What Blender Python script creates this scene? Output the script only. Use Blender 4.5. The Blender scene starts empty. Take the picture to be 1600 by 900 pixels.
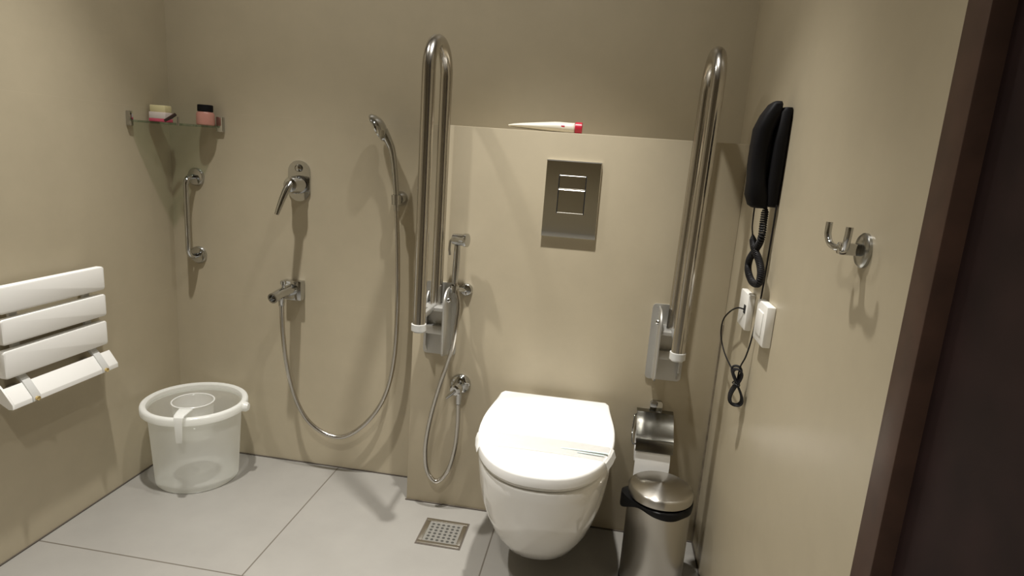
import bpy, bmesh, math, random
from mathutils import Vector, Matrix
random.seed(4)
PI = math.pi
SC = bpy.context.scene
COL = SC.collection

# ------------------------------------------------------------------ room numbers (metres)
W = 1.829            # room width (left wall x=0, right wall x=W)
L = -0.137           # face of the low cistern wall (back wall is y=0)
XL = 0.906           # left end of the low wall
H = 1.2065           # top of the low wall
YF = -3.4           # wall behind the camera
ZC = 2.42            # ceiling
TC = 1.366           # toilet centre line

# ------------------------------------------------------------------ materials
def mat(name, col, rough=0.5, metal=0.0, spec=0.5, noise=None, bump=None, coat=0.0, aniso=None):
    m = bpy.data.materials.new(name); m.use_nodes = True
    nt = m.node_tree; b = nt.nodes['Principled BSDF']
    b.inputs['Base Color'].default_value = (*col, 1)
    b.inputs['Roughness'].default_value = rough
    b.inputs['Metallic'].default_value = metal
    b.inputs['Specular IOR Level'].default_value = spec
    b.inputs['Coat Weight'].default_value = coat
    if noise or bump:
        tc = nt.nodes.new('ShaderNodeTexCoord')
    if noise:
        scale, amt = noise
        n = nt.nodes.new('ShaderNodeTexNoise'); n.inputs['Scale'].default_value = scale
        n.inputs['Detail'].default_value = 4
        nt.links.new(tc.outputs['Object'], n.inputs['Vector'])
        r = nt.nodes.new('ShaderNodeMapRange')
        r.inputs['From Min'].default_value = .3; r.inputs['From Max'].default_value = .7
        r.inputs['To Min'].default_value = 1-amt; r.inputs['To Max'].default_value = 1+amt
        nt.links.new(n.outputs['Fac'], r.inputs['Value'])
        mx = nt.nodes.new('ShaderNodeMix'); mx.data_type = 'RGBA'; mx.blend_type = 'MULTIPLY'
        mx.inputs['Factor'].default_value = 1
        mx.inputs[6].default_value = (*col, 1)
        nt.links.new(r.outputs['Result'], mx.inputs[7])
        nt.links.new(mx.outputs[2], b.inputs['Base Color'])
    if bump:
        scale, st = bump
        n2 = nt.nodes.new('ShaderNodeTexNoise'); n2.inputs['Scale'].default_value = scale
        nt.links.new(tc.outputs['Object'], n2.inputs['Vector'])
        bp = nt.nodes.new('ShaderNodeBump'); bp.inputs['Strength'].default_value = st
        bp.inputs['Distance'].default_value = .002
        nt.links.new(n2.outputs['Fac'], bp.inputs['Height'])
        nt.links.new(bp.outputs['Normal'], b.inputs['Normal'])
    return m

def math_node(nt, op, a, b=None):
    n = nt.nodes.new('ShaderNodeMath'); n.operation = op
    for i, v in enumerate((a, b)):
        if v is None: continue
        if isinstance(v, (int, float)): n.inputs[i].default_value = v
        else: nt.links.new(v, n.inputs[i])
    return n.outputs[0]

def tile_mat(name, col, grout, axes, rough, noise_scale, amt, strength=1.0, extra=()):
    """tile surface with joint lines; axes = list of (axis, offset, period, half width); extra = lines at one coordinate"""
    m = bpy.data.materials.new(name); m.use_nodes = True
    nt = m.node_tree; b = nt.nodes['Principled BSDF']
    b.inputs['Roughness'].default_value = rough
    geo = nt.nodes.new('ShaderNodeTexCoord')
    sep = nt.nodes.new('ShaderNodeSeparateXYZ'); nt.links.new(geo.outputs['Object'], sep.inputs[0])
    line = None
    for ax, off, per, hw in axes:
        c = sep.outputs[ax]
        v = math_node(nt, 'SUBTRACT', c, off)
        v = math_node(nt, 'DIVIDE', v, per)
        v = math_node(nt, 'ADD', v, 100.5)
        v = math_node(nt, 'FRACT', v)
        v = math_node(nt, 'SUBTRACT', v, .5)
        v = math_node(nt, 'ABSOLUTE', v)
        v = math_node(nt, 'LESS_THAN', v, hw/per)
        line = v if line is None else math_node(nt, 'MAXIMUM', line, v)
    n = nt.nodes.new('ShaderNodeTexNoise'); n.inputs['Scale'].default_value = noise_scale
    n.inputs['Detail'].default_value = 6; n.inputs['Roughness'].default_value = .65
    nt.links.new(geo.outputs['Object'], n.inputs['Vector'])
    r = nt.nodes.new('ShaderNodeMapRange')
    r.inputs['From Min'].default_value = .3; r.inputs['From Max'].default_value = .7
    r.inputs['To Min'].default_value = 1-amt; r.inputs['To Max'].default_value = 1+amt
    nt.links.new(n.outputs['Fac'], r.inputs['Value'])
    mx = nt.nodes.new('ShaderNodeMix'); mx.data_type = 'RGBA'; mx.blend_type = 'MULTIPLY'
    mx.inputs['Factor'].default_value = 1; mx.inputs[6].default_value = (*col, 1)
    nt.links.new(r.outputs['Result'], mx.inputs[7])
    mg = nt.nodes.new('ShaderNodeMix'); mg.data_type = 'RGBA'
    if line is not None:
        f = math_node(nt, 'MULTIPLY', line, strength)
        nt.links.new(f, mg.inputs['Factor'])
    else: mg.inputs['Factor'].default_value = 0
    nt.links.new(mx.outputs[2], mg.inputs[6]); mg.inputs[7].default_value = (*grout, 1)
    nt.links.new(mg.outputs[2], b.inputs['Base Color'])
    return m

WALL = (.46, .400, .286)
m_wall = tile_mat('beige_wall_tile', WALL, (.58, .50, .38), [(2, 0.0, 0.601, .0010)], .42, 9, .035, .12)
m_wall_plain = tile_mat('beige_wall_plain', WALL, (.58, .50, .38), [], .42, 9, .035)
m_ledge = tile_mat('beige_ledge_tile', (.475, .412, .295), (.60, .52, .39), [], .40, 9, .035)
m_floor = tile_mat('grey_floor_tile', (.275, .262, .238), (.13, .115, .095),
                   [(0, .609, .609, .0021), (1, -.607, .607, .0021)], .38, 6, .05)
m_sealant = mat('dark_joint', (.085, .07, .055), .7)
m_ceil = mat('ceiling_paint', (.55, .53, .48), .8)
m_chrome = mat('chrome', (.56, .565, .565), .08, 1.0)
m_chrome_dark = mat('mirror_chrome', (.80, .79, .74), .13, 1.0)
m_flap = mat('chrome_dark_reflection', (.24, .235, .21), .14, 1.0)  # dark reflection on the flap is put into its base colour
m_rose = mat('rose_chrome', (.42, .42, .40), .25, 1.0)
m_steel = mat('satin_steel', (.54, .515, .475), .20, 1.0)
m_brushed = mat('brushed_steel', (.60, .57, .52), .30, 1.0)
m_bracket = mat('cast_bracket', (.56, .55, .52), .42, .75)
m_grey = mat('grey_plastic', (.62, .62, .60), .35)
m_black = mat('black_plastic', (.007, .0065, .0075), .6, spec=.15)
m_cable = mat('black_cable', (.012, .011, .012), .55, spec=.3)
m_bag = mat('black_bag', (.008, .008, .009), .35)
m_porc = mat('porcelain', (.85, .835, .80), .10, coat=.3)
m_lid = mat('white_lid', (.88, .87, .84), .16)
m_slat = mat('white_slat', (.90, .89, .86), .35)
m_white = mat('white_plate', (.86, .845, .80), .35)
m_paper = mat('white_paper', (.88, .87, .84), .8)
m_green = mat('teal_print', (.60, .76, .72), .7)
m_hole = mat('dark_hole', (.01, .01, .01), .8)
m_gratehole = mat('grate_hole', (.05, .047, .04), .8)
m_door = mat('dark_wood', (.021, .0105, .010), .62, spec=.2, noise=(14, .25))
m_frame = mat('dark_wood_frame', (.070, .036, .024), .5, noise=(20, .2))
m_red = mat('red_cap', (.55, .02, .05), .35)
m_tube = mat('white_tube', (.80, .76, .66), .35)
m_yellow = mat('cream_card', (.74, .66, .38), .6)
m_cardw = mat('white_card', (.74, .64, .60), .6)
m_pink = mat('pink_card', (.62, .09, .15), .6)
m_stick = mat('brown_stick', (.035, .014, .010), .5)
m_gold = mat('brass_bolt', (.80, .62, .28), .25, 1.0)

def glass(name, col, rough=.02, ior=1.45):
    m = bpy.data.materials.new(name); m.use_nodes = True
    b = m.node_tree.nodes['Principled BSDF']
    b.inputs['Base Color'].default_value = (*col, 1); b.inputs['Roughness'].default_value = rough
    b.inputs['Transmission Weight'].default_value = 1; b.inputs['IOR'].default_value = ior
    return m
def thin_glass(name, col, f0):
    m = bpy.data.materials.new(name); m.use_nodes = True
    nt = m.node_tree; nt.nodes.clear()
    out = nt.nodes.new('ShaderNodeOutputMaterial'); mxs = nt.nodes.new('ShaderNodeMixShader')
    t = nt.nodes.new('ShaderNodeBsdfTransparent'); t.inputs['Color'].default_value = (*col, 1)
    g = nt.nodes.new('ShaderNodeBsdfGlossy'); g.inputs['Roughness'].default_value = .03
    mxs.inputs[0].default_value = f0
    nt.links.new(t.outputs[0], mxs.inputs[1]); nt.links.new(g.outputs[0], mxs.inputs[2]); nt.links.new(mxs.outputs[0], out.inputs[0])
    return m
m_glass = thin_glass('green_glass', (.78, .86, .80), .12)
m_liquid = mat('pink_liquid', (.62, .30, .24), .25)
m_liquid.node_tree.nodes['Principled BSDF'].inputs['Transmission Weight'].default_value = .25

def milky(name, col, t_trans, t_clear):
    m = bpy.data.materials.new(name); m.use_nodes = True
    nt = m.node_tree; nt.nodes.clear()
    out = nt.nodes.new('ShaderNodeOutputMaterial')
    d = nt.nodes.new('ShaderNodeBsdfDiffuse'); d.inputs['Color'].default_value = (*col, 1)
    t = nt.nodes.new('ShaderNodeBsdfTranslucent'); t.inputs['Color'].default_value = (*col, 1)
    c = nt.nodes.new('ShaderNodeBsdfTransparent'); c.inputs['Color'].default_value = (.96, .98, .96, 1)
    g = nt.nodes.new('ShaderNodeBsdfGlossy'); g.inputs['Roughness'].default_value = .18
    a = nt.nodes.new('ShaderNodeMixShader'); a.inputs[0].default_value = t_trans
    b = nt.nodes.new('ShaderNodeMixShader'); b.inputs[0].default_value = t_clear
    e = nt.nodes.new('ShaderNodeMixShader')
    nt.links.new(d.outputs[0], a.inputs[1]); nt.links.new(t.outputs[0], a.inputs[2])
    nt.links.new(a.outputs[0], b.inputs[1]); nt.links.new(c.outputs[0], b.inputs[2])
    e.inputs[0].default_value = .05
    nt.links.new(b.outputs[0], e.inputs[1]); nt.links.new(g.outputs[0], e.inputs[2])
    nt.links.new(e.outputs[0], out.inputs[0])
    return m
m_bucket = milky('milky_plastic', (.95, .95, .915), .50, .30)
m_bucket_rim = milky('milky_rim', (.97, .97, .94), .45, .10)
m_mug = milky('milky_mug', (.97, .97, .95), .5, .15)

def brushed(name, axis):
    m = mat(name, (.52, .495, .45), .28, 1.0)
    b = m.node_tree.nodes['Principled BSDF']; b.inputs['Anisotropic'].default_value = .75
    t = m.node_tree.nodes.new('ShaderNodeTangent'); t.direction_type = 'RADIAL'; t.axis = axis
    m.node_tree.links.new(t.outputs[0], b.inputs['Tangent'])
    return m
m_bin = brushed('brushed_bin_steel', 'Z')
m_bin_lid = brushed('brushed_lid_steel', 'Z')
m_bin_lid.node_tree.nodes['Principled BSDF'].inputs['Anisotropic Rotation'].default_value = .25

# ------------------------------------------------------------------ mesh helpers (all in world coordinates)
def V(*a): return Vector(a)

def add_box(bm, x0, x1, y0, y1, z0, z1, bev=0.0, seg=2):
    r = bmesh.ops.create_cube(bm, size=1)
    vs = r['verts']
    bmesh.ops.scale(bm, vec=(x1-x0, y1-y0, z1-z0), verts=vs)
    bmesh.ops.translate(bm, vec=((x0+x1)/2, (y0+y1)/2, (z0+z1)/2), verts=vs)
    if bev > 0:
        es = list({e for v in vs for e in v.link_edges})
        bmesh.ops.bevel(bm, geom=es, offset=bev, segments=seg, profile=.5, affect='EDGES')

def box(*a, **k):
    bm = bmesh.new(); add_box(bm, *a, **k); return bm

def frame_of(d):
    d = d.normalized()
    up = V(0, 0, 1) if abs(d.z) < .95 else V(1, 0, 0)
    u = d.cross(up).normalized(); v = u.cross(d).normalized()
    return u, v

def smooth(pts, n=8):
    """Catmull-Rom through the points"""
    P = [Vector(p) for p in pts]; out = []
    for i in range(len(P)-1):
        p0 = P[i-1] if i else P[0]*2-P[1]
        p1, p2 = P[i], P[i+1]
        p3 = P[i+2] if i+2 < len(P) else P[-1]*2-P[-2]
        for k in range(n):
            t = k/n
            out.append(.5*((2*p1)+(-p0+p2)*t+(2*p0-5*p1+4*p2-p3)*t*t+(-p0+3*p1-3*p2+p3)*t**3))
    out.append(P[-1].copy()); return out

def add_tube(bm, pts, r, seg=16, cap=True, closed=False, sx=1.0):
    P = [Vector(p) for p in pts]; n = len(P)
    R = r if isinstance(r, (list, tuple)) else [r]*n
    rings = []; u = None
    for i in range(n):
        if closed: d = P[(i+1) % n]-P[i-1]
        else: d = P[min(i+1, n-1)]-P[max(i-1, 0)]
        if d.length < 1e-9: d = V(0, 0, 1)
        d.normalize()
        if u is None: u, v = frame_of(d)
        else:
            u = (u-d*u.dot(d)); u.normalize(); v = u.cross(d).normalized()
        rings.append([bm.verts.new(P[i]+u*math.cos(2*PI*k/seg)*R[i]*sx+v*math.sin(2*PI*k/seg)*R[i]) for k in range(seg)])
    m = n if closed else n-1
    for i in range(m):
        a, b = rings[i], rings[(i+1) % n]
        for k in range(seg):
            bm.faces.new((a[k], a[(k+1) % seg], b[(k+1) % seg], b[k]))
    if cap and not closed:
        bm.faces.new(rings[0][::-1]); bm.faces.new(rings[-1])

def tube(*a, **k):
    bm = bmesh.new(); add_tube(bm, *a, **k); return bm

def add_lathe(bm, prof, origin, axis=(0, 0, 1), seg=48, capped=True):
    """prof: list of (radius, height along axis)"""
    o = Vector(origin); d = Vector(axis).normalized(); u, v = frame_of(d)
    rings = []
    for r, h in prof:
        if r < 1e-6: rings.append([bm.verts.new(o+d*h)])
        else: rings.append([bm.verts.new(o+d*h+(u*math.cos(2*PI*k/seg)+v*math.sin(2*PI*k/seg))*r) for k in range(seg)])
    for a, b in zip(rings[:-1], rings[1:]):
        for k in range(seg):
            k2 = (k+1) % seg
            if len(a) == 1 and len(b) == 1: continue
            if len(a) == 1: bm.faces.new((a[0], b[k2], b[k]))
            elif len(b) == 1: bm.faces.new((a[k], a[k2], b[0]))
            else: bm.faces.new((a[k], a[k2], b[k2], b[k]))
    if capped:
        if len(rings[0]) > 1: bm.faces.new(rings[0][::-1])
        if len(rings[-1]) > 1: bm.faces.new(rings[-1])

def lathe(*a, **k):
    bm = bmesh.new(); add_lathe(bm, *a, **k); return bm

def add_loft(bm, rings, cap=True, closed=True):
    R = [[bm.verts.new(Vector(p)) for p in r] for r in rings]
    n = len(R[0])
    for a, b in zip(R[:-1], R[1:]):
        for k in range(n if closed else n-1):
            k2 = (k+1) % n
            bm.faces.new((a[k], a[k2], b[k2], b[k]))
    if cap:
        bm.faces.new(R[0][::-1]); bm.faces.new(R[-1])
    return R

def prism(poly, y0, y1, axis='y', bev=0.0):
    """extrude a 2D outline; axis y: (x,z), axis x: (y,z), axis z: (x,y)"""
    bm = bmesh.new()
    def p3(a, b, c):
        return {'y': (a, c, b), 'x': (c, a, b), 'z': (a, b, c)}[axis]
    add_loft(bm, [[p3(a, b, y0) for a, b in poly], [p3(a, b, y1) for a, b in poly]])
    if bev:
        es = [e for e in bm.edges if len(e.link_faces) == 2 and any(len(f.verts) > 4 for f in e.link_faces)]
        bmesh.ops.bevel(bm, geom=es, offset=bev, segments=2, profile=.5, affect='EDGES')
    return bm

def rrect(cx, cz, w, h, r, n=6):
    pts = []
    for (sx, sz, a0) in ((1, 1, 0), (-1, 1, 90), (-1, -1, 180), (1, -1, 270)):
        for k in range(n+1):
            a = math.radians(a0+90*k/n)
            pts.append((cx+sx*(w/2-r)+r*math.cos(a), cz+sz*(h/2-r)+r*math.sin(a)))
    return pts

def wloc(o):
    v = Vector(o.location)
    while o.parent: o = o.parent; v = v+Vector(o.location)
    return v

def obj(name, bm, m, parent=None, loc=None, smooth_ang=40):
    bmesh.ops.recalc_face_normals(bm, faces=bm.faces)
    base = wloc(parent) if parent else Vector(loc if loc is not None else (0, 0, 0))
    bmesh.ops.translate(bm, vec=-base, verts=bm.verts)
    me = bpy.data.meshes.new(name); bm.to_mesh(me); bm.free()
    for p in me.polygons: p.use_smooth = True
    me.set_sharp_from_angle(angle=math.radians(smooth_ang))
    for mm in (m if isinstance(m, (list, tuple)) else [m]): me.materials.append(mm)
    o = bpy.data.objects.new(name, me); COL.objects.link(o)
    if parent: o.parent = parent
    else: o.location = base
    return o

def tag(o, label, cat, group=None):
    o['label'] = label; o['category'] = cat
    if group: o['group'] = group
    return o

def thing(name, label, cat, loc, group=None):
    o = bpy.data.objects.new(name, None); COL.objects.link(o)
    o.empty_display_size = .05; o.location = loc
    return tag(o, label, cat, group)

def struct(name, bm, m, label=None):
    o = obj(name, bm, m); o['kind'] = 'structure'
    return o

# ------------------------------------------------------------------ the room
T = .12
struct('floor', box(-T, W+T, YF-T, T, -.10, 0), m_floor)
struct('ceiling', box(-T, W+T, YF-T, T, ZC, ZC+.1), m_ceil)
struct('wall_back', box(-T, W+T, 0, T, 0, ZC), m_wall)
struct('wall_left', box(-T, 0, YF, 0, 0, ZC), m_wall)
struct('wall_front', box(-T, W+T, YF-T, YF, 0, ZC), m_wall)
DY0, DY1, DH = -1.156, -2.05, 2.1      # doorway in the right wall
bm = bmesh.new()
add_box(bm, W, W+T, DY0, 0, 0, ZC); add_box(bm, W, W+T, YF, DY1, 0, ZC); add_box(bm, W, W+T, DY1, DY0, DH, ZC)
struct('wall_right', bm, m_wall_plain)
struct('wall_ledge', box(XL, W, L, 0, 0, H, bev=.002, seg=2), m_ledge)
# dark joints where wall tile meets floor tile
struct('trim_1', box(0, XL, -.004, 0, 0, .0035), m_sealant)
struct('trim_2', box(0, .004, YF, -.004, 0, .0035), m_sealant)
struct('trim_3', box(XL-.003, W, L-.004, L, 0, .0035), m_sealant)
struct('trim_4', box(W-.004, W, DY0, L-.004, 0, .0035), m_sealant)
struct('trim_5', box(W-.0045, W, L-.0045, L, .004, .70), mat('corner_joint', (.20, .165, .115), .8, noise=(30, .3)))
# door in the right wall
d = bpy.data.objects.new('door_1', None); COL.objects.link(d); d.location = (W, (DY0+DY1)/2, 0); d['kind'] = 'structure'
fw = .05
bm = bmesh.new()
add_box(bm, W-.004, W+.10, DY0-fw, DY0, 0, DH, bev=.002)
add_box(bm, W-.004, W+.10, DY1, DY1+fw, 0, DH, bev=.002)
add_box(bm, W-.004, W+.10, DY1+fw, DY0-fw, DH-fw, DH, bev=.002)
obj('door_frame', bm, m_frame, d)
leaf = obj('door_leaf', box(W+.02, W+.06, DY1+fw, DY0-fw, .005, DH-fw), m_door, d)
bm = bmesh.new()
add_lathe(bm, [(.026, 0), (.026, .008), (.010, .010), (.010, .045)], (W+.02, DY1+.13, 1.0), (-1, 0, 0), 24)
add_tube(bm, [(W-.022, DY1+.13, 1.0), (W-.024, DY1+.16, 1.0), (W-.024, DY1+.25, 1.0)], .009, 14)
obj('door_handle', bm, m_chrome, leaf)

# ------------------------------------------------------------------ wall hung toilet
def egg(cx, yb, yf, hw, hb, z, n=56, p=2.4, k=.45):
    """pan outline: straight-ish back at yb (half width hb), rounded front at yf, widest half width hw"""
    pts = []
    ym = yb+(yf-yb)*k            # where the front curve starts
    q = n//2
    for i in range(q+1):         # front half, from right round to left
        a = PI*i/q
        c, s = math.cos(a), math.sin(a)
        e = 2/p
        pts.append((cx+hw*math.copysign(abs(c)**e, c), ym+(yf-ym)*abs(s)**e, z))
    m = n-q
    for i in range(1, m):        # left side back, then across, then right side
        t = i/m
        if t < .35:
            u = t/.35; w = hw+(hb-hw)*(u*u*(3-2*u)); pts.append((cx-w, ym+(yb-ym)*u, z))
        elif t < .65:
            u = (t-.35)/.30; pts.append((cx-hb+2*hb*u, yb, z))
        else:
            u = (t-.65)/.35; w = hb+(hw-hb)*(u*u*(3-2*u)); pts.append((cx+w, yb+(ym-yb)*u, z))
    return pts

to = thing('toilet', 'white wall hung toilet with lid down, under the chrome flush plate', 'toilet', (TC, L, 0))
bm = bmesh.new()
lv = [(.062, -.355, .056, .064), (.066, -.410, .080, .080), (.080, -.452, .101, .095), (.115, -.506, .123, .112), (.165, -.556, .143, .127),
      (.22, -.598, .158, .140), (.27, -.629, .168, .149), (.32, -.648, .1735, .155), (.36, -.658, .1765, .160), (.380, -.661, .1775, .162), (.387, -.659, .176, .160), (.390, -.654, .171, .156)]
add_loft(bm, [egg(TC, L, yf, hw, hb, z, p=2.25, k=.42) for z, yf, hw, hb in lv])
obj('bowl', bm, m_porc, to)
def slab(z0, z1, yb, yf, hw, hb, r, dome=0.0, p=2.3, k=.42):
    b = bmesh.new()
    rings = []
    for (dz, ins) in ((0, r*.6), (.0+r*.5, 0), (None, 0), (None, r*.3), (None, r)):
        pass
    prof = [(z0, .004), (z0+.003, 0), (z1-r, 0), (z1-r*.35, r*.25), (z1-r*.08, r*.65), (z1, r*1.3)]
    for z, i in prof:
        rings.append(egg(TC, yb-i, yf+i, hw-i, hb-i, z, p=p, k=k))
    n0 = rings[-1]
    for f, zz in ((.7, z1+dome*.5), (.35, z1+dome*.85), (.08, z1+dome)):
        cy = (yb+yf)/2
        rings.append([(TC+(x-TC)*f, cy+(y-cy)*f, zz) for x, y, z in n0])
    add_loft(b, rings)
    return b
obj('seat', slab(.3905, .402, L-.045, -.654, .171, .157, .003), m_lid, to)
lid = obj('lid', slab(.4035, .434, L-.030, -.666, .179, .163, .007, dome=.004), m_lid, to)
for s in (-1, 1): obj('hinge', lathe([(.011, 0), (.011, .05)], (TC+s*.09-.025, L-.022, .404), (1, 0, 0), 20), m_lid, to)
# paper band across the lid
bm = bmesh.new()
yb0, yb1 = -.470, -.548
def band_pts(y):
    k = []
    dy = max(0, (-.376-y)/.290); hw = .179*(1-dy**2.3)**(1/2.3)
    k.append((TC-hw-.006, y, .412)); k.append((TC-hw-.0015, y, .428)); k.append((TC-hw+.008, y, .4352))
    for i in range(1, 12): k.append((TC-hw+.014+(2*hw-.028)*i/12, y, .4356+.0035*math.sin(PI*i/12)))
    k.append((TC+hw-.008, y, .4352)); k.append((TC+hw+.003, y, .429)); k.append((TC+hw+.009, y, .411))
    return k
rows = [[(x, y, z) for x, y, z in band_pts(y)] for y in (yb0, (yb0+yb1)/2, yb1)]
add_loft(bm, rows, cap=False, closed=False)
bmesh.ops.solidify(bm, geom=bm.faces[:], thickness=.0006)
bd = obj('paper_band', bm, m_paper, None, (TC, -.5, .44))
tag(bd, 'thin white paper band laid across the closed toilet lid, with a teal printed line', 'paper band')
bm = bmesh.new()
for i, (x0, x1, y) in enumerate(((TC+.045, TC+.160, -.513), (TC+.085, TC+.150, -.527))):
    add_box(bm, x0, x1, y-.0045+.002*i, y+.0015, .4389, .4394)
obj('printed_line', bm, m_green, bd)

# ------------------------------------------------------------------ flush plate
fp = thing('flush_plate', 'chrome dual flush plate on the low wall above the toilet', 'flush plate', (1.3615, L, 1.02))
bm = bmesh.new()
x0, x1, z0, z1 = 1.2835, 1.4395, .9128, 1.1303
add_loft(bm, [[(x0, L, z0), (x1, L, z0), (x1, L, z1), (x0, L, z1)],
              [(x0, L-.0115, z0), (x1, L-.0115, z0), (x1, L-.010, z1), (x0, L-.010, z1)],
              [(x0+.0005, L-.014, z0+.0145), (x1-.0005, L-.014, z0+.0145), (x1-.0015, L-.0130, z1-.003), (x0+.0015, L-.0130, z1-.003)]])
obj('plate', bm, m_chrome_dark, fp, smooth_ang=15)
def button(za, zb):
    yt = lambda z: L-.014+.0010*(z-z0-.0145)/(z1-z0-.0175)-.0004
    b = bmesh.new()
    add_loft(b, [[(1.3235, L-.010, za), (1.3985, L-.010, za), (1.3985, L-.010, zb), (1.3235, L-.010, zb)],
                 [(1.3235, yt(za), za), (1.3985, yt(za), za), (1.3985, yt(zb), zb), (1.3235, yt(zb), zb)],
                 [(1.3245, yt(za)-.0010, za+.0012), (1.3975, yt(za)-.0010, za+.0012), (1.3975, yt(zb)-.0010, zb-.0012), (1.3245, yt(zb)-.0010, zb-.0012)]])
    return b
for nm, za, zb in (('small_button', 1.051, 1.089), ('large_button', .983, 1.049)):
    obj(nm, button(za, zb), m_chrome_dark, fp, smooth_ang=15)
for xg in (1.3215, 1.3985): obj('button_gap', box(xg, xg+.002, L-.0150, L-.010, .981, 1.091), m_hole, fp)

# ------------------------------------------------------------------ fold-up support rails
def support_rail(xc, s, label, lean=0.0):
    """s=+1: wide cheek on +x side (towards the toilet)"""
    t = thing('support_rail', label, 'support rail', (xc, L, .52), 'fold-up rails beside the toilet')
    yf, yb, zt, rr = -.350, -.178, 1.412, .0175
    path = [(xc, yf, .655)]
    for i in range(1, 8): path.append((xc, yf, .655+(zt-.08-.655)*i/8))
    for i in range(0, 25):
        a = PI*i/24
        path.append((xc, (yf+yb)/2-math.cos(a)*(yb-yf)/2*1.0, zt-.08-.0+math.sin(a)*.08))
    for i in range(1, 9): path.append((xc, yb, zt-.08-(zt-.08-.683)*i/8))
    path = [(x+lean*(z-.655), y, z) for x, y, z in path]
    obj('rail_tube', tube(path, rr, 20), m_steel, t)
    bm = lathe([(.0172, 0), (.0205, 0), (.0205, .018), (.0172, .018)], (xc, yf, .648), (0, 0, 1), 28)
    add_box(bm, xc-.004, xc+.004, yf+.016, yf+.045, .650, .664, bev=.0015)
    obj('end_collar', bm, m_grey, t)
    obj('end_cap', lathe([(.015, 0), (.0165, .004), (.0165, .012)], (xc, yf, .643), (0, 0, 1), 24), m_grey, t)
    # wall plate
    bw0, bw1 = (xc-.045, xc+.058) if s > 0 else (xc-.058, xc+.045)
    poly = rrect((bw0+bw1)/2, .630, bw1-bw0, .228, .012)
    obj('wall_plate', prism(poly, L-.006, L), m_bracket, t)
    # cheek towards the toilet : rounded top
    def cheek(x, D, zb, zt_):
        pts = [(L-.004, zb), (L-D+.010, zb+.018), (L-D, zb+.028), (L-D, zt_-.045)]
        for i in range(0, 9):
            a = PI/2*i/8
            pts.append((L-D+.045-.045*math.cos(a), zt_-.045+.045*math.sin(a)))
        pts.append((L-.004, zt_))
        return prism(pts, x-.0025, x+.0025, 'x', bev=.001)
    obj('cheek', cheek(xc+s*.038, .100, .520, .738), m_bracket, t)
    obj('cheek', cheek(xc-s*.034, .028, .520, .720), m_bracket, t)
    # inner block and pivot
    obj('crossbar', box(xc-.030, xc+.036 if s > 0 else xc+.030, L-.085, L-.006, .672, .683, bev=.002) if s > 0 else box(xc-.036, xc+.030, L-.085, L-.006, .672, .683, bev=.002), m_bracket, t)
    obj('stop_block', box(xc-.032, xc+.034, L-.030, L-.006, .585, .612, bev=.003), m_bracket, t)
    obj('link', box(xc-.006, xc+.006, yf+.010, yb, .672, .688, bev=.002), m_bracket, t)
    bm = bmesh.new()
    add_lathe(bm, [(.0075, 0), (.0075, .006), (.005, .009)], (xc+s*.0425, L-.072, .706), (s, 0, 0), 20)
    obj('pivot_pin', bm, m_chrome, t)
    return t
support_rail(.988, 1, 'fold-up steel support rail left of the toilet, beside the handheld sprayer')
support_rail(1.682, -1, 'fold-up steel support rail right of the toilet, next to the wall phone', .016)

# ------------------------------------------------------------------ bidet sprayer, its holder and valve
hx = 1.054
sp = thing('bidet_sprayer', 'chrome handheld bidet sprayer with looped hose left of the toilet', 'sprayer', (hx, L-.045, .73))
yy = L-.052
bm = bmesh.new()
add_tube(bm, [(1.044, yy, .752), (1.046, yy, .80), (1.047, yy, .85), (1.047, yy, .868)], [.0085, .0105, .010, .009], 16)
obj('handle', bm, m_chrome, sp)
bm = bmesh.new()
add_lathe(bm, [(.009, 0), (.0155, .002), (.0172, .012), (.0172, .034), (.0195, .038), (.0195, .047), (.014, .049)], (1.032, yy+.002, .884), (.97, -.22, .03), 28)
obj('spray_head', bm, m_chrome, sp)
obj('trigger', tube([(1.034, yy-.006, .888), (1.026, yy-.006, .878), (1.0245, yy-.006, .855), (1.027, yy-.006, .838)], .0035, 10), m_chrome, sp)
hose = smooth([(1.046, yy, .757), (1.052, L-.056, .733), (1.062, L-.060, .690), (1.061, L-.075, .631), (1.053, L-.075, .566), (1.036, L-.066, .505), (1.019, L-.062, .448), (.990, L-.050, .327), (.976, L-.046, .220),
               (.983, L-.040, .136), (1.014, L-.036, .101), (1.049, L-.034, .144), (1.068, L-.034, .223), (1.073, L-.036, .305), (1.072, L-.038, .372)], 10)
obj('hose', tube(hose, .0070, 14), m_steel, sp)
hd = thing('sprayer_holder', 'chrome wall holder under the handheld bidet sprayer', 'holder', (1.068, L, .728))
obj('flange', lathe([(.0195, 0), (.0195, .006), (.016, .012), (.010, .014)], (1.070, L, .728), (0, -1, 0), 32), m_chrome, hd)
bm = bmesh.new()
add_tube(bm, [(1.068, L-.008, .728), (1.060, L-.028, .731), (1.050, L-.040, .735)], .007, 14)
add_lathe(bm, [(.0100, 0), (.0135, 0), (.0135, .02), (.0100, .02), (.0100, 0)], (1.0445, yy, .728), (.02, 0, 1), 24, capped=False)
obj('cradle', bm, m_chrome, hd)
av = thing('angle_valve', 'chrome angle valve on the low wall feeding the looped bidet hose', 'valve', (1.068, L, .423))
obj('flange', lathe([(.032, 0), (.032, .005), (.027, .013), (.015, .018)], (1.068, L, .426), (0, -1, 0), 36), m_chrome, av)
bm = bmesh.new()
add_tube(bm, [(1.068, L-.006, .426), (1.068, L-.055, .426)], .011, 18)
add_tube(bm, [(1.070, L-.037, .428), (1.072, L-.038, .400), (1.072, L-.038, .374)], [.010, .0095, .0085], 16)
obj('body', bm, m_chrome, av)
bm = lathe([(.015, 0), (.019, .003), (.019, .020), (.014, .024)], (1.068, L-.040, .426), (-.25, -.95, -.15), 10)
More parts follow.
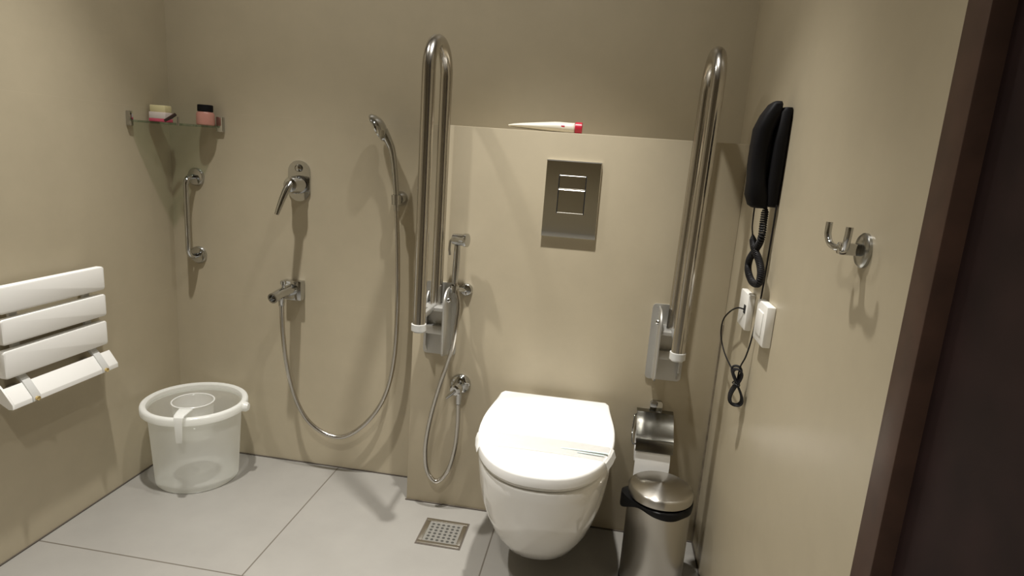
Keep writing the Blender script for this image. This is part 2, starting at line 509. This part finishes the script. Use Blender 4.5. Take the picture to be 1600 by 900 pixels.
add_tube(bm, [(1.064, L-.062, .424), (1.050, L-.066, .410), (1.040, L-.068, .400)], [.006, .0055, .004], 12)
obj('knob', bm, m_chrome, av)

# ------------------------------------------------------------------ shower mixer
mx = thing('shower_mixer', 'chrome single lever shower mixer on the back wall, above the spout', 'mixer', (.462, 0, 1.003))
obj('cover_plate', prism(rrect(.462, 1.004, .075, .132, .0370, 10), -.007, 0, 'y', bev=.002), m_chrome, mx)
bm = bmesh.new()
add_lathe(bm, [(.030, .006), (.029, .030), (.026, .034), (.026, .058), (.022, .066), (.010, .070)], (.462, 0, .992), (0, -1, 0), 36)
obj('body', bm, m_chrome, mx)
bm = bmesh.new()
add_lathe(bm, [(.012, 0), (.012, .012), (.006, .016)], (.462, 0, 1.045), (0, -1, 0), 20)
obj('diverter_button', bm, m_chrome, mx)
lp = smooth([(.462, -.060, .998), (.457, -.078, .978), (.450, -.092, .948), (.444, -.104, .918), (.440, -.110, .900)], 6)
obj('lever', tube(lp, [.012-.006*i/(len(lp)-1) for i in range(len(lp))], 14, sx=1.25), m_chrome, mx)

# ------------------------------------------------------------------ bath spout
st = thing('bath_spout', 'chrome square based spout low on the back wall, shower hose below it', 'spout', (.447, 0, .64))
obj('wall_block', box(.414, .480, -.030, 0, .606, .672, bev=.003), m_chrome, st)
bm = bmesh.new()
add_tube(bm, [(.447, -.028, .642), (.446, -.06, .643), (.442, -.10, .641), (.438, -.132, .634)], [.020, .018, .0165, .0165], 22, cap=False)
add_lathe(bm, [(.0165, 0), (.0172, .004), (.0172, .008), (.0125, .008), (.0125, -.012), (0, -.012)], (.4385, -.128, .635), (-.10, -.97, -.2), 24, capped=False)
obj('spout_body', bm, m_chrome, st)
bm = bmesh.new()
add_lathe(bm, [(.006, 0), (.006, .010), (.0095, .012), (.0095, .022), (.007, .024)], (.444, -.078, .658), (0, 0, 1), 20)
obj('diverter_knob', bm, m_chrome, st)
obj('outlet', lathe([(.011, 0), (.011, -.014), (.0095, -.018), (.0095, -.028)], (.443, -.088, .627), (0, 0, 1), 20), m_chrome, st)

# ------------------------------------------------------------------ hand shower
hs = thing('hand_shower', 'chrome hand shower on the back wall with its hose hanging in a long loop', 'hand shower', (.813, -.058, .95))
bm = bmesh.new()
hp = smooth([(.8145, -.058, .938), (.8125, -.058, .985), (.806, -.060, 1.060), (.797, -.063, 1.120), (.784, -.066, 1.152), (.768, -.068, 1.180)], 6)
add_tube(bm, hp, [.0085+.0065*(i/(len(hp)-1))**2.2 for i in range(len(hp))], 16)
obj('handle', bm, m_chrome, hs)
ax = V(-.84, -.16, -.50).normalized()
hc = V(.755, -.070, 1.190)
bm = bmesh.new()
add_lathe(bm, [(.010, -.020), (.020, -.017), (.034, -.009), (.043, .001), (.0445, .007), (.042, .011)], hc, ax, 40)
obj('shower_head', bm, m_chrome, hs)
bm = bmesh.new()
add_lathe(bm, [(.039, .0105), (.037, .0125), (.0, .0130)], hc, ax, 40)
obj('spray_face', bm, m_grey, hs)
hose = smooth([(.8150, -.058, .942), (.817, -.057, .900), (.822, -.055, .800), (.825, -.052, .660), (.822, -.048, .500), (.808, -.046, .380), (.780, -.046, .290), (.735, -.047, .218),
               (.680, -.049, .165), (.628, -.052, .143), (.570, -.058, .158), (.517, -.066, .205), (.478, -.074, .290), (.456, -.082, .400), (.446, -.087, .510), (.443, -.088, .600)], 10)
obj('hose', tube(hose, .0074, 14), m_steel, hs)
hb = thing('hand_shower_holder', 'small round chrome holder gripping the hand shower handle', 'holder', (.808, 0, .973))
obj('flange', lathe([(.024, 0), (.024, .006), (.021, .020), (.017, .030)], (.808, 0, .973), (0, -1, 0), 36), m_chrome, hb)
bm = bmesh.new()
add_tube(bm, [(.809, -.028, .973), (.811, -.046, .973)], .010, 16)
add_lathe(bm, [(.0108, 0), (.0150, 0), (.0160, .03), (.0118, .03), (.0108, 0)], (.8135, -.058, .958), (-.03, 0, 1), 28, capped=False)
obj('clip', bm, m_chrome, hb)

# ------------------------------------------------------------------ small grab bar
gb = thing('grab_bar', 'short chrome vertical grab bar on the back wall near the corner', 'grab bar', (.091, 0, .86))
for z in (.990, .724):
    obj('flange', lathe([(.030, 0), (.030, .004), (.026, .010), (.012, .013)], (.091, 0, z), (0, -1, 0), 36), m_chrome, gb)
gp = [(.091, -.008, .990), (.091, -.030, .990)]
for i in range(9):
    a = PI/2*i/8; gp.append((.091, -.030-.025*math.sin(a), .965+.025*math.cos(a)))
for i in range(9):
    a = PI/2*i/8; gp.append((.091, -.030-.025*math.cos(a), .749-.025*math.sin(a)))
gp.append((.091, -.008, .724))
obj('bar', tube(gp, .0085, 16), m_chrome, gb)

# ------------------------------------------------------------------ corner glass shelf and what is on it
sh = thing('corner_shelf', 'small glass corner shelf with chrome brackets, above the short grab bar', 'shelf', (0, 0, 1.158))
SZ = 1.160
poly = [(.002, -.002), (.188, -.002)]
for i in range(1, 16):
    a = PI/2*i/16
    # flattened quarter curve
    r = .186*(1-.10*math.sin(2*a)); poly.append((.002+r*math.cos(a), -.002-r*math.sin(a)))
poly.append((.002, -.188))
obj('glass_plate', prism(poly, SZ-.006, SZ, 'z'), m_glass, sh)
obj('bracket', box(0, .012, -.194, -.176, SZ-.018, SZ+.026, bev=.002), m_chrome, sh)
obj('bracket', box(.176, .200, -.012, 0, SZ-.018, SZ+.030, bev=.002), m_chrome, sh)
bm = bmesh.new(); add_tube(bm, [(.120, -.122, SZ-.008), (.120, -.122, SZ+.019)], .0042, 12)
obj('glass_clip', bm, m_chrome, sh)
def rot_box(cx, cy, z0, w, d_, h, a, bev):
    b = box(-w/2, w/2, -d_/2, d_/2, 0, h, bev=bev)
    bmesh.ops.rotate(b, cent=(0, 0, 0), matrix=Matrix.Rotation(a, 3, 'Z'), verts=b.verts)
    bmesh.ops.translate(b, vec=(cx, cy, z0), verts=b.verts)
    return b
cb = thing('soap_carton', 'white carton with a pink base on the left of the corner shelf', 'carton', (.037, -.088, SZ))
obj('carton_body', rot_box(.037, -.088, SZ+.010, .053, .04, .020, .12, .001), m_cardw, cb)
obj('carton_base', rot_box(.037, -.088, SZ+.0003, .054, .041, .0097, .12, .001), m_pink, cb)
yc = obj('soap_box', rot_box(.0365, -.087, SZ+.030, .050, .036, .021, .10, .002), m_yellow, None, (.0365, -.087, SZ+.03))
tag(yc, 'pale cream box lying on top of the pink based carton', 'box')
bt = thing('lotion_bottle', 'squat pink bottle with a black cap at the right end of the corner shelf', 'bottle', (.156, -.036, SZ))
bm = bmesh.new()
add_lathe(bm, [(.025, 0.0003), (.0275, .003), (.0275, .034), (.024, .041), (.018, .043)], (.156, -.036, SZ), (0, 0, 1), 36)
obj('bottle_body', bm, m_liquid, bt)
obj('cap', lathe([(.0235, .0432), (.0235, .062), (.0215, .064)], (.156, -.036, SZ), (0, 0, 1), 36), m_black, bt)
sk = obj('brush_handle', tube([(.067, -.112, SZ+.0045), (.084, -.105, SZ+.016), (.098, -.100, SZ+.027)], [.004, .0055, .005], 12), m_stick, None, (.08, -.105, SZ))
tag(sk, 'short dark brown handle poking out from the cartons on the corner shelf', 'handle')

# ------------------------------------------------------------------ folding shower seat
fs = thing('fold_seat', 'white folded shower seat with three slats on the left wall', 'shower seat', (0, -.53, .45))
Y0, Y1 = -.695, -.372
for (za, zb, xo) in ((.672, .740, .052), (.594, .659, .052), (.507, .579, .050)):
    poly = rrect((Y0+Y1)/2, (za+zb)/2, Y1-Y0, zb-za, .008, 4)
    obj('slat', prism(poly, xo-.022, xo, 'x', bev=.004), m_slat, fs)
for ya in (-.415, -.640):
    bm = bmesh.new()
    poly = [(.020, .735), (.027, .735), (.027, .510), (.048, .4885), (.0745, .4500), (.0745, .437), (.0712, .437), (.0712, .447), (.045, .482), (.020, .505)]
    b2 = prism(poly, ya-.011, ya+.011, 'y')
    obj('arm', b2, m_grey, fs)
    obj('bolt', lathe([(.0055, 0), (.0055, .006), (.003, .008)], (.0742, ya, .4435), (1, 0, 0), 16), m_gold, fs)
bm = prism([(.0435, .4850), (.0460, .4855), (.0715, .4490), (.0720, .4470), (.0720, .4360), (.0700, .4350), (.0600, .4350), (.0380, .4720)], -.700, -.366, 'y', bev=.0008)
obj('hinge_slat', bm, m_slat, fs)
for ya in (-.415, -.640): obj('wall_hinge', box(0, .050, ya-.014, ya+.014, .440, .470, bev=.002), m_grey, fs)
bm = prism([(0, .520), (.012, .520), (.0435, .4870), (.0720, .4470), (.0720, .4360), (.0600, .4350), (0, .470)], -.705, -.700, 'y')
obj('end_plate', bm, m_slat, fs)

# ------------------------------------------------------------------ bucket and mug
bx, by = .184, -.178
bk = thing('bucket', 'translucent white plastic bucket on the floor in the corner', 'bucket', (bx, by, 0))
bm = bmesh.new()
add_lathe(bm, [(0, .006), (.116, .006), (.123, .001), (.1265, .005), (.1275, .02), (.1415, .258)], (bx, by, 0), (0, 0, 1), 72, capped=False)
obj('bucket_body', bm, m_bucket, bk)
bm = bmesh.new()
pr = [(.1415, .250), (.1415, .262), (.143, .270), (.148, .274), (.156, .274), (.160, .271), (.1615, .266), (.1615, .250), (.1590, .248), (.1590, .258), (.150, .260), (.1430, .250), (.1415, .250)]
add_lathe(bm, pr, (bx, by, 0), (0, 0, 1), 72, capped=False)
obj('rim', bm, m_bucket_rim, bk)
bm = bmesh.new()
dv = V(.80, -.60, 0).normalized()
for s_, dd in ((1, V(.90, .15, 0)),):
    dd.normalize(); p = V(bx, by, .258)+dd*.159
    add_lathe(bm, [(.016, -.004), (.016, .008), (.012, .016)], p, dd, 20)
obj('lug', bm, m_bucket_rim, bk)
mdir = V(.28, -.96, 0).normalized()
mc = V(bx, by, 0)+mdir*.048+V(.012, 0, 0)
mg = thing('bathing_mug', 'translucent white mug hooked by its handle over the bucket rim', 'mug', (mc.x, mc.y, .16))
bm = bmesh.new()
add_lathe(bm, [(0, .168), (.050, .168), (.0535, .171), (.0610, .286), (.0640, .2885), (.0645, .2905), (.0625, .2920), (.0600, .2905)], (mc.x, mc.y, 0), (0, 0, 1), 48, capped=False)
obj('cup', bm, m_mug, mg)
bm = bmesh.new()
side = V(-mdir.y, mdir.x, 0)
prof = [(.060, .284), (.085, .2865), (.108, .2865), (.1165, .2865), (.1215, .283), (.1235, .275), (.1235, .210), (.1225, .203)]
th = .0035
ring = []
for i, (r, z) in enumerate(prof):
    a = prof[max(i-1, 0)]; b_ = prof[min(i+1, len(prof)-1)]
    t_ = Vector((b_[0]-a[0], b_[1]-a[1])).normalized(); nrm = Vector((t_.y, -t_.x))*-th
    c = mc+mdir*r+V(0, 0, z); c2 = mc+mdir*(r+nrm.x)+V(0, 0, z+nrm.y)
    hw = (.020, .018, .016, .015, .014, .012, .009, .008)[i]
    ring.append([c-side*hw, c+side*hw, c2+side*hw, c2-side*hw])
add_loft(bm, ring)
obj('handle', bm, m_mug, mg)

# ------------------------------------------------------------------ floor drain
dr = thing('floor_drain', 'square steel floor drain set in the grey tiles left of the toilet', 'drain', (1.0715, -.29, 0))
bm = bmesh.new()
a0, a1, c0, c1 = 1.007, 1.136, -.3545, -.2265
for (p0, p1, q0, q1) in ((a0, a1, c0, c0+.013), (a0, a1, c1-.013, c1), (a0, a0+.013, c0+.013, c1-.013), (a1-.013, a1, c0+.013, c1-.013)):
    add_box(bm, p0, p1, q0, q1, 0, .004, bev=.001)
obj('drain_frame', bm, m_brushed, dr)
bm = bmesh.new(); add_box(bm, a0+.013, a1-.013, c0+.013, c1-.013, 0, .0016)
gt = obj('grate', bm, mat('drain_grate', (.25, .24, .215), .45, .3), dr)
bm = bmesh.new()
for i in range(6):
    for j in range(6):
        x = a0+.025+(a1-a0-.050)*i/5; y = c0+.025+(c1-c0-.050)*j/5
        add_lathe(bm, [(.0048, 0), (.0048, .0006)], (x, y, .0014), (0, 0, 1), 10)
obj('grate_holes', bm, m_gratehole, gt)
bm = bmesh.new()
for (p0, p1, q0, q1) in ((a0-.004, a1+.004, c0-.004, c0), (a0-.004, a1+.004, c1, c1+.004), (a0-.004, a0, c0, c1), (a1, a1+.004, c0, c1)):
    add_box(bm, p0, p1, q0, q1, 0, .0012)
obj('grout_joint', bm, m_sealant, dr)

# ------------------------------------------------------------------ pedal bin
nx, ny, nr = 1.682, -.362, .084
pb = thing('trash_bin', 'stainless steel pedal bin with domed lid right of the toilet', 'bin', (nx, ny, 0))
bm = bmesh.new()
add_lathe(bm, [(nr*.985, .012), (nr, .014), (nr, .255), (nr*.96, .257), (nr*.96, .10), (0, .09)], (nx, ny, 0), (0, 0, 1), 64, capped=False)
obj('bin_body', bm, m_bin, pb)
obj('base_ring', lathe([(nr*.97, 0), (nr*1.02, .002), (nr*1.02, .014), (nr*.98, .016)], (nx, ny, 0), (0, 0, 1), 56), m_black, pb)
bm = bmesh.new()
add_lathe(bm, [(nr*.99, .268), (nr*1.02, .270), (nr*1.02, .288), (nr*.985, .2925), (nr*.95, .2945), (nr*.5, .3000), (nr*.1, .3045), (0, .3052)], (nx, ny, 0), (0, 0, 1), 64)
obj('bin_lid', bm, m_bin_lid, pb)
bm = bmesh.new()
add_box(bm, nx-.02, nx+.02, ny-nr-.028, ny-nr+.002, .012, .018, bev=.002)
obj('pedal', bm, m_black, pb)
bm = bmesh.new()
rings = []
for zi, (dr_, zz) in enumerate(((-.003, .262), (.000, .2635), (.0035, .262), (.0042, .258), (.0044, .253), (.0036, .2475))):
    rg = []
    for k in range(72):
        a = 2*PI*k/72
        w = .0012*math.sin(4*a+1)+.0007*math.sin(9*a)
        drop = (0.006*math.sin(2*a+.4)+.0018*math.sin(5*a))*(zi/5)
        lump = max(0, math.cos(a-math.radians(188)))**14
        rr_ = nr+dr_+w*(.3+zi/5)+.016*lump*(1 if zi > 0 else 0)
        rg.append((nx+rr_*math.cos(a), ny+rr_*math.sin(a), zz+drop*(zi > 1)+.009*lump*(zi < 3)-.020*lump*(zi > 3)))
    rings.append(rg)
add_loft(bm, rings, cap=False)
bmesh.ops.solidify(bm, geom=bm.faces[:], thickness=.0008)
ln = obj('bin_liner', bm, m_bag, None, (nx, ny, .26))
tag(ln, 'black plastic liner folded out under the lid of the pedal bin', 'bin bag')

# ------------------------------------------------------------------ toilet paper holder
px0, px1 = 1.612, 1.718
pc = (px0+px1)/2
ph = thing('paper_holder', 'chrome toilet paper holder with a cover flap, above the pedal bin', 'paper holder', (pc, L, .40))
obj('wall_mount', prism(rrect(pc+.003, .432, .036, .034, .006), L-.012, L, 'y', bev=.002), m_chrome, ph)
bm = bmesh.new()
pf = [V(L-.012, 0, .4235), V(L-.028, 0, .4225), V(L-.034, 0, .4195), V(L-.060, 0, .3985), V(L-.088, 0, .3755)]
for i in range(1, 9):
    a = math.radians(40+46*i/8); pf.append(V(L-.063-.0545*math.sin(a), 0, .330+.0545*math.cos(a)))
rows = [[(px0, p.x, p.z), (px1, p.x, p.z)] for p in pf]
add_loft(bm, rows, cap=False, closed=False)
bmesh.ops.recalc_face_normals(bm, faces=bm.faces)
bmesh.ops.solidify(bm, geom=bm.faces[:], thickness=.0016)
obj('cover_flap', bm, m_flap, ph)
ry, rz, rR = L-.063, .330, .048
bm = bmesh.new()
add_tube(bm, [(px0+.014, L-.006, .412), (px0-.004, L-.012, .398), (px0-.008, L-.035, .365), (px0-.008, ry, rz+.01), (px0-.004, ry, rz), (px1-.01, ry, rz)], .0028, 12)
add_tube(bm, [(px0+.014, L-.006, .412), (pc, L-.006, .425)], .0028, 12)
obj('roll_arm', bm, m_chrome, ph)
pr_ = thing('paper_roll', 'white toilet paper roll hanging under the chrome cover flap', 'paper roll', (pc, ry, rz))
bm = bmesh.new()
add_lathe(bm, [(.019, .004), (rR, .004), (rR, .098), (.019, .098), (.019, .004)], (px0, ry, rz), (1, 0, 0), 48, capped=False)
obj('roll', bm, m_paper, pr_)
bm = bmesh.new()
rows = []
for a in (60, 80, 100, 120, 140, 160, 180):
    t_ = math.radians(a); rows.append([(px0+.004, ry+math.cos(t_)*(rR+.001), rz+math.sin(t_)*(rR+.001)), (px0+.100, ry+math.cos(t_)*(rR+.001), rz+math.sin(t_)*(rR+.001))])
for zz in (.02, .05, .085): rows.append([(px0+.003, ry-rR-.001-.004*zz/.08, rz-zz), (px0+.101, ry-rR-.001-.002*zz/.08, rz-zz)])
add_loft(bm, rows, cap=False, closed=False)
bmesh.ops.recalc_face_normals(bm, faces=bm.faces)
bmesh.ops.solidify(bm, geom=bm.faces[:], thickness=.0006)
obj('loose_sheet', bm, m_paper, pr_)

# ------------------------------------------------------------------ wall phone
pw = thing('wall_phone', 'black wall phone with coiled cord on the right wall', 'phone', (W, -.492, 1.17))
def bean(yc, w, prof):
    """stacked vertical sections: prof = (z, x_out, x_in)"""
    rings = []
    for z, xo, xi, hw in prof:
        rg = []
        for k in range(20):
            a = 2*PI*k/20; c, s_ = math.cos(a), math.sin(a)
            rg.append(((xo+xi)/2+(xi-xo)/2*math.copysign(abs(c)**.55, c), yc+hw*math.copysign(abs(s_)**.55, s_), z))
        rings.append(rg)
    b = bmesh.new(); add_loft(b, rings); return b
obj('base', bean(-.492, .03, [(1.062, W-.020, W, .022), (1.066, W-.026, W, .030), (1.12, W-.030, W, .034), (1.20, W-.030, W, .034), (1.262, W-.026, W, .033), (1.272, W-.018, W, .028)]), m_black, pw)
obj('handset', bean(-.492, .03, [(1.058, W-.050, W-.022, .020), (1.063, W-.058, W-.020, .027), (1.085, W-.067, W-.020, .030), (1.115, W-.067, W-.030, .029), (1.15, W-.0700, W-.034, .027), (1.19, W-.0700, W-.034, .027),
                        (1.225, W-.069, W-.030, .029), (1.255, W-.058, W-.020, .031), (1.278, W-.044, W-.020, .029), (1.284, W-.036, W-.022, .022)]), m_black, pw)
# coiled cord
core = smooth([(W-.022, -.500, 1.066), (W-.024, -.508, 1.030), (W-.026, -.518, .992), (W-.026, -.480, .961), (W-.025, -.436, .934), (W-.025, -.440, .908), (W-.025, -.495, .892),
               (W-.025, -.552, .900), (W-.025, -.556, .926), (W-.027, -.530, .948), (W-.029, -.480, .968), (W-.030, -.452, .995)], 40)
pts = []
turns = 84
u = None
for i, p in enumerate(core):
    dd = (core[min(i+1, len(core)-1)]-core[max(i-1, 0)]).normalized()
    if u is None: u, v = frame_of(dd)
    else:
        u = (u-dd*u.dot(dd)).normalized(); v = u.cross(dd).normalized()
    pts.append((p, u.copy(), v.copy()))
hel = []
N = 84*9
for i in range(N+1):
    f = i/N*(len(pts)-1); k = min(int(f), len(pts)-2); g = f-k
    p = pts[k][0].lerp(pts[k+1][0], g); uu = pts[k][1].lerp(pts[k+1][1], g); vv = pts[k][2].lerp(pts[k+1][2], g)
    a = 2*PI*turns*i/N
    env = min(1, i/30, (N-i)/30)
    hel.append(p+(uu*math.cos(a)+vv*math.sin(a))*.0064*env)
bm = tube(hel, .0021, 7)
obj('coiled_cord', bm, m_cable, pw)
obj('handset_lead', tube(smooth([(W-.040, -.476, 1.060), (W-.040, -.478, 1.035), (W-.036, -.465, 1.012), (W-.030, -.452, .995)], 8), .0017, 8), m_cable, pw)
# flat line cord: from the phone down the wall, a tied bundle, then up to the socket
lc = smooth([(W-.006, -.524, 1.068), (W-.005, -.520, 1.02), (W-.005, -.517, .957), (W-.006, -.514, .862), (W-.008, -.500, .770), (W-.014, -.495, .718), (W-.022, -.492, .690), (W-.024, -.490, .660)], 8)
bm = tube(lc, .0019, 8)
lc2 = smooth([(W-.0180, -.425, .813), (W-.027, -.395, .808), (W-.030, -.330, .782), (W-.031, -.270, .744), (W-.031, -.272, .703), (W-.030, -.345, .675), (W-.028, -.450, .665), (W-.025, -.485, .655)], 8)
add_tube(bm, lc2, .0019, 8)
rb = random.Random(7)
for j in range(6):
    # figure-of-eight loops tied at the waist
    oy = -.480-.0045*j; sc = 1+rb.uniform(-.10, .10); sh_ = rb.uniform(-.002, .002)
    lp = []
    for k in range(40):
        a = 2*PI*k/40
        z = math.cos(a)
        wdt = .0150 if z < 0 else .0115
        hh = .056 if z < 0 else .040
        lat = math.sin(2*a)*wdt*sc+sh_+.004*z
        lp.append((W-.026-lat*.92, oy+lat*.35, .648+z*hh*sc))
    add_tube(bm, lp, .0019, 8, closed=True)
obj('line_cord', bm, m_cable, pw)
obj('cord_tie', tube([(W-.026+.0075*math.cos(a), -.492+.017*math.sin(a), .648+.002*math.sin(2*a)) for a in [2*PI*i/16 for i in range(16)]], .0015, 8, closed=True), m_cable, pw)

# ------------------------------------------------------------------ wall sockets
s1 = thing('phone_socket', 'white phone socket plate with a jack, below the wall phone cord', 'socket', (W, -.403, .81))
obj('plate', box(W-.016, W, -.446, -.360, .765, .852, bev=.003), m_white, s1)
obj('jack', box(W-.0175, W-.015, -.433, -.417, .803, .823), m_hole, s1)
s2 = thing('switch_plate', 'white wall plate nearer the door, beside the phone socket', 'wall plate', (W, -.58, .82))
obj('plate', box(W-.018, W, -.626, -.540, .776, .864, bev=.003), m_white, s2)
obj('rocker', box(W-.0205, W-.017, -.605, -.561, .794, .846, bev=.0015), m_white, s2)

# ------------------------------------------------------------------ robe hook
rh = thing('robe_hook', 'chrome double robe hook on the right wall near the door', 'hook', (W, -1.004, 1.036))
obj('rose', lathe([(.025, 0), (.025, .004), (.022, .007), (.012, .008)], (W, -1.004, 1.036), (-1, 0, 0), 36), m_rose, rh)
obj('arm', box(W-.036, W-.006, -1.012, -.996, 1.028, 1.045, bev=.002), m_chrome, rh)
for s_ in (-1, 1):
    pp = smooth([(W-.030, -1.004, 1.037), (W-.035, -1.004+s_*.014, 1.036), (W-.038, -1.004+s_*.030, 1.040), (W-.040, -1.004+s_*.038, 1.051), (W-.040, -1.004+s_*.040, 1.062), (W-.040, -1.004+s_*.040, 1.070)], 6)
    obj('prong', tube(pp, .0048, 14), m_chrome, rh)

# ------------------------------------------------------------------ tube on the low wall
tt = thing('toothpaste_tube', 'white toothpaste tube with red cap lying on the low wall top', 'tube', (1.26, -.085, H))
rings = []
for i in range(15):
    f = i/14
    x = 1.160+.185*f
    hz = .0030+.0120*min(1, f/.75)**.75
    hy = .026+(.0165-.026)*f
    rings.append([(x, -.085+hy*math.cos(2*PI*k/28), H+.0003+hz+ (hz)*math.sin(2*PI*k/28)+.0055*(1-f)**1.5*1.6) for k in range(28)])
for (x, r) in ((1.349, .0150), (1.352, .0110)):
    rings.append([(x, -.085+r*math.cos(2*PI*k/28), H+.0155+r*math.sin(2*PI*k/28)) for k in range(28)])
bm = bmesh.new(); add_loft(bm, rings)
body = obj('tube_body', bm, m_tube, tt)
obj('cap', lathe([(.0135, 0), (.0165, .001), (.0165, .019), (.0150, .0205)], (1.351, -.085, H+.0168), (1, 0, 0), 28), m_red, tt)
bm = bmesh.new(); add_box(bm, 1.312, 1.322, -.1030, -.100, H+.0165, H+.0205)
obj('printed_mark', bm, m_red, body)

# ------------------------------------------------------------------ lights: two recessed ceiling downlights over the wet zone, plus one added fill spot
def spot(loc, aim, e, size, blend, rad=.035, col=(1, .975, .925)):
    l = bpy.data.lights.new('down_spot', 'SPOT'); l.energy = e; l.spot_size = math.radians(size); l.spot_blend = blend
    l.shadow_soft_size = rad; l.color = col
    o = bpy.data.objects.new('down_spot', l); COL.objects.link(o); o.location = loc
    o.rotation_euler = (Vector(aim)-Vector(loc)).to_track_quat('-Z', 'Y').to_euler()
    return o
def down_spot(x, y, beam, spill):
    # reflector lamp: a narrow bright beam with a weak wide spill
    spot((x, y, 2.40), (x, y, 0), beam, 65, 1.0, rad=.028)
    spot((x, y, 2.40), (x, y, 0), spill, 135, 1.0, rad=.028)
down_spot(.46, -.65, 140, 26)
down_spot(1.28, -.62, 168, 19)
spot((.95, -1.85, 2.40), (.95, -1.85, 0), 140, 104, 1.0, rad=.06)  # added spot: frontal fill for the bowl and lower walls

w = bpy.data.worlds.new('World'); SC.world = w; w.use_nodes = True
w.node_tree.nodes['Background'].inputs[0].default_value = (.9, .85, .75, 1)
w.node_tree.nodes['Background'].inputs[1].default_value = .02

# ------------------------------------------------------------------ camera
cam = bpy.data.cameras.new('Camera'); co = bpy.data.objects.new('Camera', cam); COL.objects.link(co)
cam.sensor_width = 36; cam.sensor_fit = 'HORIZONTAL'; cam.lens = 974.385/1600*36
cam.clip_start = .02
R3 = ((0.9857995740465146, -0.13583819957734333, -0.0987278245749186), (0.15300800561815137, 0.9688401227024213, 0.19477517002614392), (0.06919356925658493, -0.2071154271838372, 0.9758665122833096))
# columns: right, forward, up  ->  Blender camera axes right, up, -forward
M = Matrix(((R3[0][0], R3[0][2], -R3[0][1], 1.46155504), (R3[1][0], R3[1][2], -R3[1][1], -1.94567652), (R3[2][0], R3[2][2], -R3[2][1], 1.13278342), (0, 0, 0, 1)))
co.matrix_world = M
SC.camera = co

vs = SC.view_settings
vs.view_transform = 'Standard'; vs.look = 'None'; vs.gamma = 1; vs.exposure = 0.0
vs.use_curve_mapping = False
SC.cycles.max_bounces = 10; SC.cycles.transparent_max_bounces = 16
